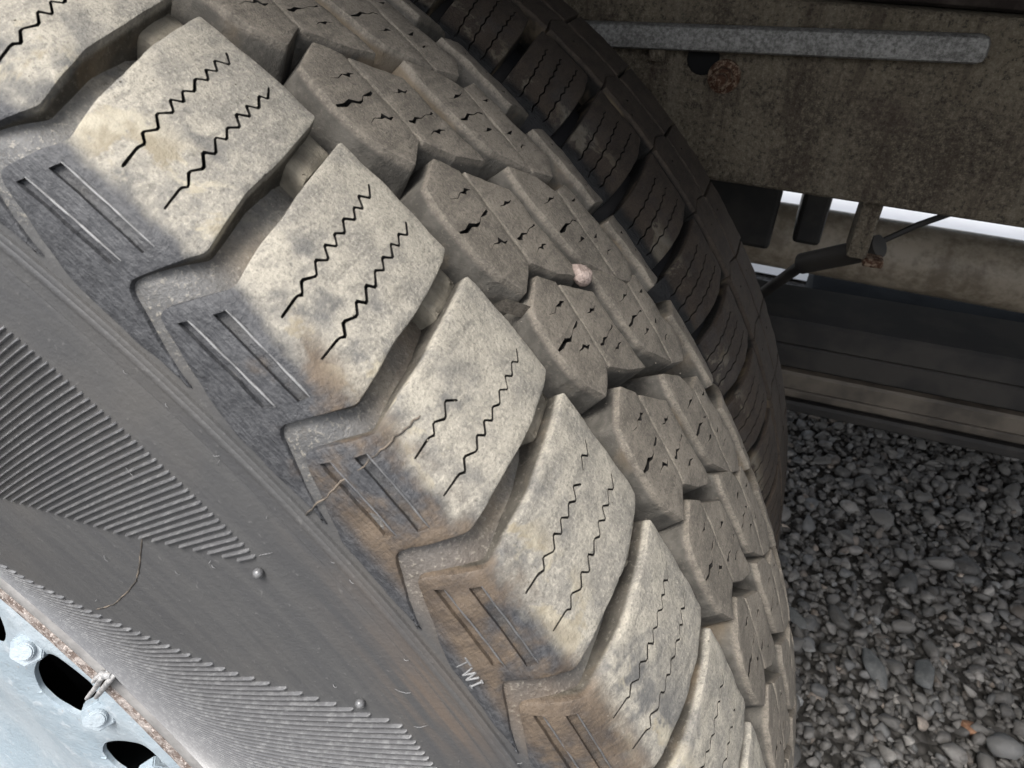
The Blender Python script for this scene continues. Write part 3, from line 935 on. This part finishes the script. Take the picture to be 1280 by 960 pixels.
# torn flap of rubber on one centre block
P = np.array([(.8304 - .026, .0195, .000), (.8304 - .036, .027, .0025), (.8304 - .046, .037, .003)])
bm = bmesh.new(); co = PO.at(P[:, 0], P[:, 1], P[:, 2] - .004)
co2 = PO.at(P[:, 0] + .004, P[:, 1] - .010, P[:, 2] - .012)
va = [bm.verts.new(c) for c in co]; vb = [bm.verts.new(c) for c in co2]
for i in range(2): bm.faces.new((va[i], va[i + 1], vb[i + 1], vb[i]))
bmesh.ops.solidify(bm, geom=bm.faces, thickness=.0005)
bm_obj('torn_flap', bm, M['row'], outer, True, 50)

pp = PO.at(.7779, .1085, -.002)
pebble('pebble', (pp[0], pp[1], pp[2] + AX * S), (.0040, .0035, .0042), M['pink'], 'tiny pale pink stone wedged between two tread blocks of the outer tyre', 31)


# ------------------------------------------------------------------ wheel of the outer tyre
wheel = empty('wheel', (0, 0, AX * S), 'pale blue painted steel wheel with rusty lip inside the outer tyre', 'wheel')


def lathe(name, prof_yr, n_ang, mat, parent, sharp=30, closed=False, wob=0.0):
    A = np.linspace(0, 2 * np.pi, n_ang, endpoint=False); g_ = np.random.default_rng(3); m_ = len(prof_yr); co = []; f = []
    for a in A:
        for y, r in prof_yr:
            rr = r + wob * math.sin(a * 37) * .5 + wob * g_.uniform(-.5, .5)
            co.append((rr * math.cos(a) * S, y * S, rr * math.sin(a) * S))
    e = m_ if closed else m_ - 1
    for i in range(n_ang):
        a = i * m_; b = ((i + 1) % n_ang) * m_
        f += [(a + j, a + (j + 1) % m_, b + (j + 1) % m_, b + j) for j in range(e)]
    me = mesh_np(name, co, f, None, True, sharp)
    return link(name, me, parent, mat)


lathe('rim_flange', [(-.128, .612), (-.1355, .607), (-.1388, .6025), (-.1397, .597), (-.1388, .5915), (-.1350, .5892), (-.126, .5892)], 300, M['lip'], wheel)
lathe('lock_ring', [(-.1300, .5878), (-.1375, .5870), (-.1392, .583), (-.1392, .575), (-.1380, .5712), (-.133, .5700), (-.06, .560), (-.02, .545)], 420, M['rust'], wheel, 30, False, .0012)
lathe('rim_barrel', [(-.10, .566), (-.04, .55), (.10, .53), (.30, .53)], 160, M['paint'], wheel)

# disc with oval hand holes
HOLE = [(.415, .815), (.378, .819), (.343, .800), (.319, .751), (.318, .668), (.336, .606), (.3700, .602), (.4000, .632), (.424, .672), (.432, .700), (.430, .735), (.426, .770), (.423, .795)]


def disc():
    NH = 20; stepa = 2 * math.pi / NH
    def cyl(r, th, dy): return (r * math.cos(th) * S, (-.100 + dy) * S, r * math.sin(th) * S)
    H0 = resample(round_corners([(t, r, .03) for r, t in HOLE], .03), .006)
    verts = []; edges = []; hol = []
    R_out, R_in = .555, .004
    NA = 400
    K = 10.0
    for rr in (R_out, R_in):
        k = len(verts); verts += [Vector((rr * math.cos(a) * K, rr * math.sin(a) * K)) for a in np.linspace(0, 2 * np.pi, NA, endpoint=False)]
        edges += [(k + i, k + (i + 1) % NA) for i in range(NA)]
    tot = []
    for i in range(NH):
        sc_ = .235 / stepa
        mid = .708
        P = np.array([(r * math.cos(mid + (t - mid) / 1.0 * 1.0 + i * stepa), r * math.sin(mid + (t - mid) + i * stepa)) for t, r in H0])
        P = ccw(P); tot.append(P)
        for q, dd in ((P, 0), (offset(P, -.008), 1)):
            k = len(verts); verts += [Vector((x * K, y * K)) for x, y in q]; edges += [(k + j, k + (j + 1) % len(q)) for j in range(len(q))]
        hol.append((P, k))
    for rr in np.linspace(.06, .54, 14):
        n_ = int(rr * 300)
        for a in np.linspace(0, 2 * np.pi, n_, endpoint=False): verts.append(Vector((rr * math.cos(a) * K, rr * math.sin(a) * K)))
    vo, eo, fo, ov, oe, of = delaunay_2d_cdt(verts, edges, [], 0, 1e-5)
    V = np.array([(v.x / K, v.y / K) for v in vo]); F = np.array([tuple(f) for f in fo if len(f) == 3]); cen = V[F].mean(1); rc = np.hypot(cen[:, 0], cen[:, 1])
    keep = (rc < R_out) & (rc > R_in)
    isrim = np.zeros(len(V), bool)
    for P in tot: keep &= ~pip(cen, P)
    tree = np.vstack(tot)
    # turned-in lip at each hole edge
    dy = np.zeros(len(V))
    for P in tot:
        near = (np.abs(V - P.mean(0)).max(1) < .12)
        idx = np.where(near)[0]
        if len(idx):
            d = np.sqrt(((V[idx, None, :] - P[None]) ** 2).sum(-1)).min(1); dy[idx[d < 1e-4]] = .0015
    r_ = np.hypot(V[:, 0], V[:, 1])
    dy += np.interp(r_, [.04, .27, .325, .43, .455, .50, .56], [.03, -.006, 0, 0, .004, .03, .05])
    co = np.column_stack([V[:, 0], -.100 + dy, V[:, 1]]) * S
    faces = [tuple(map(int, f)) for f in F[keep]]
    co = list(map(tuple, co))
    # inner walls of the holes
    for P in tot:
        ids = [int(np.argmin(((V - p) ** 2).sum(1))) for p in P]; k = len(co)
        co += [(co[i][0], co[i][1] + .005 * S, co[i][2]) for i in ids]; n_ = len(ids)
        faces += [(ids[j], ids[(j + 1) % n_], k + (j + 1) % n_, k + j) for j in range(n_)]
    link('disc', mesh_np('disc', co, faces, None, True, 40), wheel, M['paint'])
    # bolts between the holes
    for i in range(27):
        a = .6217 + i * 2 * math.pi / 27
        bm = bmesh.new()
        mt = Matrix.Rotation(math.pi / 2, 4, 'X')
        bmesh.ops.create_cone(bm, cap_ends=True, segments=6, radius1=.0180 * S, radius2=.0168 * S, depth=.014 * S, matrix=mt)
        bmesh.ops.create_cone(bm, cap_ends=True, segments=20, radius1=.0095 * S, radius2=.0085 * S, depth=.006 * S, matrix=Matrix.Translation((0, -.0095 * S, 0)) @ mt)
        bmesh.ops.bevel(bm, geom=list(bm.edges), offset=.0012 * S, segments=2, affect='EDGES')
        o = bm_obj('bolt', bm, M['paint'], wheel, True, 40)
        rr = .4020; o.location = (rr * math.cos(a) * S, -.1015 * S, rr * math.sin(a) * S)
        ax = Vector((math.cos(a) * .95, -1, math.sin(a) * .95)); o.rotation_euler = Vector((0, -1, 0)).rotation_difference(ax.normalized()).to_euler()
        if i == 0: bolt_mesh = o.data
        else:
            old = o.data; o.data = bolt_mesh; bpy.data.meshes.remove(old)


disc()
lathe('hub', [(-.06, .0), (-.04, .20), (.02, .23), (.06, .52)], 80, M['black'], wheel)

# balance weight clipped on the rim lip
bm = bmesh.new()
def wire(pts, r):
    add_tube(bm, [Vector((q[1] * math.cos(q[2]) * S, q[0] * S, q[1] * math.sin(q[2]) * S)) for q in pts], [r * S * (.8 if i in (0, len(pts) - 1) else 1) for i in range(len(pts))], 8)
wire([(-.139, .612, .7588), (-.1425, .6075, .7580), (-.1435, .600, .7555), (-.141, .574, .7458), (-.1405, .5395, .7330)], .0021)
wire([(-.139, .620, .7525), (-.1425, .6150, .7510), (-.1432, .600, .7460), (-.141, .574, .7370), (-.1405, .5570, .7303)], .0023)
wire([(-.1405, .600, .7600), (-.142, .594, .7595), (-.141, .5790, .7552)], .0019)
bm_obj('weight_clip', bm, M['lead'], wheel, True, 60)
bm = bmesh.new()
wire([(-.1405, .604, .7610), (-.142, .609, .7575), (-.1415, .617, .7530)], .0030)
bm_obj('balance_weight', bm, M['lead'], wheel, True, 60)

# ------------------------------------------------------------------ inner tyre of the pair
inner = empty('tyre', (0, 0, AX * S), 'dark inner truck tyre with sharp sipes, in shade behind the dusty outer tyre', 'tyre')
TI0, PIT = .8836, .0953
ISH = [(0, .002, .002), (-.008, -.040), (-.0165, -.085, .004), (-.0215, -.118, .006), (-.024, -.158, .004), (-.096, -.160, .004), (-.1015, -.125, .010), (-.0965, -.085, .006), (-.0885, -.041), (-.0752, .002, .003)]
def wig(x0, x1, y0, y1, n_, amp):
    return [(x0 + (x1 - x0) * t + (amp if i % 2 else -amp), y0 + (y1 - y0) * t) for i, t in enumerate(np.linspace(0, 1, n_))]
ISIPES = [wig(-.0238, -.046, -.031, -.118, 14, .0011), wig(-.0415, -.066, -.022, -.120, 15, .0011), wig(-.062, -.084, -.013, -.118, 16, .0011)]
IRIB = [(-.002, .0215), (-.0935, .0215), (-.086, .050), (-.0915, .083), (.002, .083), (.0075, .050)]
IRIB2 = [(-.002, .089), (-.0935, .089), (-.091, .150), (.001, .150)]
kk = range(-8, 22)
for i, k in enumerate(kk):
    th = TI0 - k * PIT
    if -3 <= k <= 9:
        r_ = random.Random(k)
        hs = [(strip([(th + a + r_.uniform(-.0004, .0004), b) for a, b in L], .0017), .010) for L in ISIPES]
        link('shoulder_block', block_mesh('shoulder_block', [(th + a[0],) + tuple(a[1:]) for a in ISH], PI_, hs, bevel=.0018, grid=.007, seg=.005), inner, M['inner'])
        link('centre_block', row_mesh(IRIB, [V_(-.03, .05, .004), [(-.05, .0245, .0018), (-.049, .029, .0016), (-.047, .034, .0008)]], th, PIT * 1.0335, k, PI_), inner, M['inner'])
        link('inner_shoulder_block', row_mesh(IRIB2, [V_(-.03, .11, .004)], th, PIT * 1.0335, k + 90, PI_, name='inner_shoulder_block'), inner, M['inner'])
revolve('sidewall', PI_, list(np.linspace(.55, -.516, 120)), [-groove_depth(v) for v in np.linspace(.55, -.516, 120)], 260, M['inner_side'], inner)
wheel_in = empty('wheel', (0, 0, AX * S), 'dark steel wheel inside the inner tyre, hidden behind the outer one', 'wheel')
lathe('rim_barrel', [(.365, .60), (.37, .56), (.45, .53), (.80, .53), (.815, .60)], 120, M['dark'], wheel_in)
lathe('disc', [(.37, .535), (.37, .05)], 60, M['dark'], wheel_in)

# ------------------------------------------------------------------ truck chassis
def Z(z): return (z + AX) * S


chassis = empty('truck_chassis', (2.0 * S, 2.4 * S, Z(.5)), 'dirt caked steel truck frame rail above the gravel, right of the tyres', 'truck frame')
CH = chassis.location.copy()


def cpart(name, bm, mat, smooth=False, parent=None):
    bmesh.ops.translate(bm, verts=bm.verts, vec=-CH)
    return bm_obj(name, bm, mat, parent or chassis, smooth, 40)


def rail(y_out, sgn):
    # C section with rolled edges, open side facing the middle of the truck
    t = .018
    sec = [(0, .527), (0, .815), (.16, .815), (.16, .815 - t), (t, .815 - t), (t, .527 + t), (.16, .527 + t), (.16, .527)]
    sec = round_corners([(a, b, .012 if i < 2 else .004) for i, (a, b) in enumerate(sec)], .004)
    bm = bmesh.new(); xs = np.linspace(-5, 8, 60); prev = None
    for x in xs:
        cur = [bm.verts.new(((x) * S, (y_out + sgn * a) * S, Z(b))) for a, b in sec]
        if prev:
            for i in range(len(sec)): j = (i + 1) % len(sec); bm.faces.new((prev[i], prev[j], cur[j], cur[i]))
        prev = cur
    return bm


cpart('frame_rail', rail(.95, 1), M['frame'], True)
cpart('frame_rail', rail(3.85, -1), M['frame'], True)
bm = bmesh.new(); add_box(bm, (-5 * S, -.26 * S, Z(1.36)), (8 * S, 5.06 * S, Z(1.46)), .004); cpart('deck', bm, M['deck'])
for x in np.arange(-4.2, 7.6, 1.3):
    bm = bmesh.new(); add_box(bm, ((x - .06) * S, -.20 * S, Z(1.2)), ((x + .06) * S, 5.0 * S, Z(1.355)), .004); cpart('cross_bearer', bm, M['dark'])
bm = bmesh.new(); add_box(bm, (-5 * S, .972 * S, Z(.818)), (8 * S, 1.12 * S, Z(1.198)), .006); cpart('sub_frame', bm, M['sub'])
# flaking bar on the web
bm = bmesh.new()
vs = add_box(bm, (.05 * S, .912 * S, Z(.724)), (1.055 * S, .949 * S, Z(.762)), .0045)
bmesh.ops.rotate(bm, verts=bm.verts, cent=(.47 * S, .93 * S, Z(.742)), matrix=Matrix.Rotation(math.radians(-3.1), 3, 'Y'))
cpart('side_bar', bm, M['flake'], True)
bm = bmesh.new(); add_box(bm, (.575 * S, .925 * S, Z(.712)), (.602 * S, .949 * S, Z(.745)), .002); cpart('bar_tab', bm, M['frame'])


def bolt(x, z, r, mat, y=.95):
    bm = bmesh.new(); mt = Matrix.Translation((x * S, (y - .012) * S, Z(z))) @ Matrix.Rotation(math.pi / 2, 4, 'X') @ Matrix.Rotation(.4, 4, 'Z')
    bmesh.ops.create_cone(bm, cap_ends=True, segments=6, radius1=r * S, radius2=r * .93 * S, depth=.03 * S, matrix=mt)
    bmesh.ops.create_cone(bm, cap_ends=True, segments=18, radius1=r * .6 * S, radius2=r * .5 * S, depth=.03 * S, matrix=Matrix.Translation((0, -.018 * S, 0)) @ mt)
    bmesh.ops.create_cone(bm, cap_ends=True, segments=24, radius1=r * 1.5 * S, radius2=r * 1.4 * S, depth=.010 * S, matrix=Matrix.Translation((0, .008 * S, 0)) @ mt)
    bmesh.ops.bevel(bm, geom=list(bm.edges), offset=.0018 * S, segments=2, affect='EDGES')
    return cpart('bolt', bm, mat, True)


bolt(.700, .698, .018, M['bolt'])
bm = bmesh.new(); bmesh.ops.create_cone(bm, cap_ends=True, segments=28, radius1=.026 * S, radius2=.026 * S, depth=.004 * S, matrix=Matrix.Translation((.662 * S, .9495 * S, Z(.722))) @ Matrix.Rotation(math.pi / 2, 4, 'X')); cpart('hole_shadow_disc', bm, M['black'])  # flush black disc painting the shadow of a recess
bolt(1.9, .70, .026, M['bolt'])
# hanging bracket under the rail
bm = bmesh.new(); add_box(bm, (.966 * S, .985 * S, Z(.420)), (.999 * S, 1.06 * S, Z(.5255)), .002); cpart('bracket', bm, M['frame'])
bm = bmesh.new(); add_box(bm, (.995 * S, .984 * S, Z(.408)), (1.03 * S, 1.02 * S, Z(.424)), .002); cpart('bracket_foot', bm, M['bolt'])
# cross members behind the rail
for x0, x1, z0 in ((.66, .838, .24), (.885, .948, .27)):
    bm = bmesh.new(); add_box(bm, (x0 * S, 1.42 * S, Z(z0)), (x1 * S, 1.60 * S, Z(.62)), .004); cpart('cross_member', bm, M['dark'])

# shock absorber, cable, shaft, spring and tank are things of their own
def tube_thing(name, label, cat, pts, rad, mat, seg=18):
    o0 = Vector(pts[0]); o0 = Vector(RZ(*o0)); bm = bmesh.new()
    add_tube(bm, [Vector(RZ(*p)) - o0 for p in pts], [r * S for r in rad], seg)
    o = bm_obj(name, bm, mat, None, True, 40); o.location = o0
    return tag(o, label, cat)


sh = empty('shock_absorber', RZ(1.02, 1.03, .435), 'dark slanting shock absorber hung from the bracket below the frame rail', 'shock absorber')
o = Vector(RZ(1.02, 1.03, .435))
bm = bmesh.new(); add_tube(bm, [Vector(RZ(*p)) - o for p in ((1.02, 1.03, .435), (.99, 1.05, .41), (.905, 1.11, .345))], .021 * S, 20); bm_obj('body', bm, M['dark'], sh, True)
bm = bmesh.new(); add_tube(bm, [Vector(RZ(*p)) - o for p in ((.91, 1.105, .35), (.84, 1.2, .215), (.76, 1.3, .06))], .012 * S, 14); bm_obj('rod', bm, M['dark'], sh, True)
tube_thing('cable', 'thin dark cable running up from the bracket to the frame rail', 'cable', [(1.03, 1.1, .42), (1.08, 1.1, .462), (1.141, 1.1, .503), (1.18, 1.09, .535)], [.006] * 4, M['dark'], 8)
ds = empty('drive_shaft', RZ(1, 2.3, -.03), 'long round propeller shaft with brown grease behind the frame rail', 'drive shaft')
bm = bmesh.new(); add_tube(bm, [Vector(((x - 1) * S, 0, 0)) for x in np.linspace(.2, 7, 30)], .115 * S, 40); bm_obj('tube', bm, M['shaft'], ds, True)
bm = bmesh.new(); add_tube(bm, [Vector(((x - 1) * S, 0, 0)) for x in (.0, .22, .24, .34)], [.07 * S, .07 * S, .122 * S, .122 * S], 32); bm_obj('yoke', bm, M['dark'], ds, True)
bm = bmesh.new(); add_tube(bm, [Vector(((x - 1) * S, 0, 0)) for x in (-.9, -.5, .0)], [.30 * S, .26 * S, .10 * S], 32); bm_obj('differential', bm, M['dark'], ds, True)
ls = empty('leaf_spring', RZ(1, 1.2, .1), 'stack of dark steel spring leaves under the frame rail, above the gravel', 'leaf spring')
LEAF = [(.232, .060, 'dark'), (.168, .058, 'dark'), (.107, .045, 'leaf'), (.060, .026, 'leaf'), (.032, .027, 'dark')]
for i, (zt, tk, mt) in enumerate(LEAF):
    bm = bmesh.new(); prev = None
    for x in np.linspace(-2.2, 4.0 - i * .1, 40):
        zz = zt + .035 * ((x - 1.0) * .9) - .02
        yo = .012 * (i % 2)
        cur = [bm.verts.new(((x - 1) * S, (yy - 1.2) * S, (zz + dz - .1) * S)) for yy, dz in ((1.13 + yo, -.006), (1.13 + yo, -tk + .006), (1.136 + yo, -tk), (1.314, -tk), (1.32, -tk + .006), (1.32, -.006), (1.314, 0), (1.136 + yo, 0))]
        if prev:
            for j in range(8): q = (j + 1) % 8; bm.faces.new((prev[j], prev[q], cur[q], cur[j]))
        else: bm.faces.new(cur)
        prev = cur
    bm.faces.new(prev[::-1]); bm_obj('spring_leaf', bm, M[mt], ls, True, 40)
tk = empty('fuel_tank', RZ(2.5, 3.25, -.7), 'low dark blue grey tank behind the drive shaft', 'tank')
bm = bmesh.new(); add_box(bm, (-1.42 * S, -.25 * S, -.06 * S), (2.4 * S, .25 * S, .15 * S), .02); bm_obj('body', bm, M['tank'], tk, True)
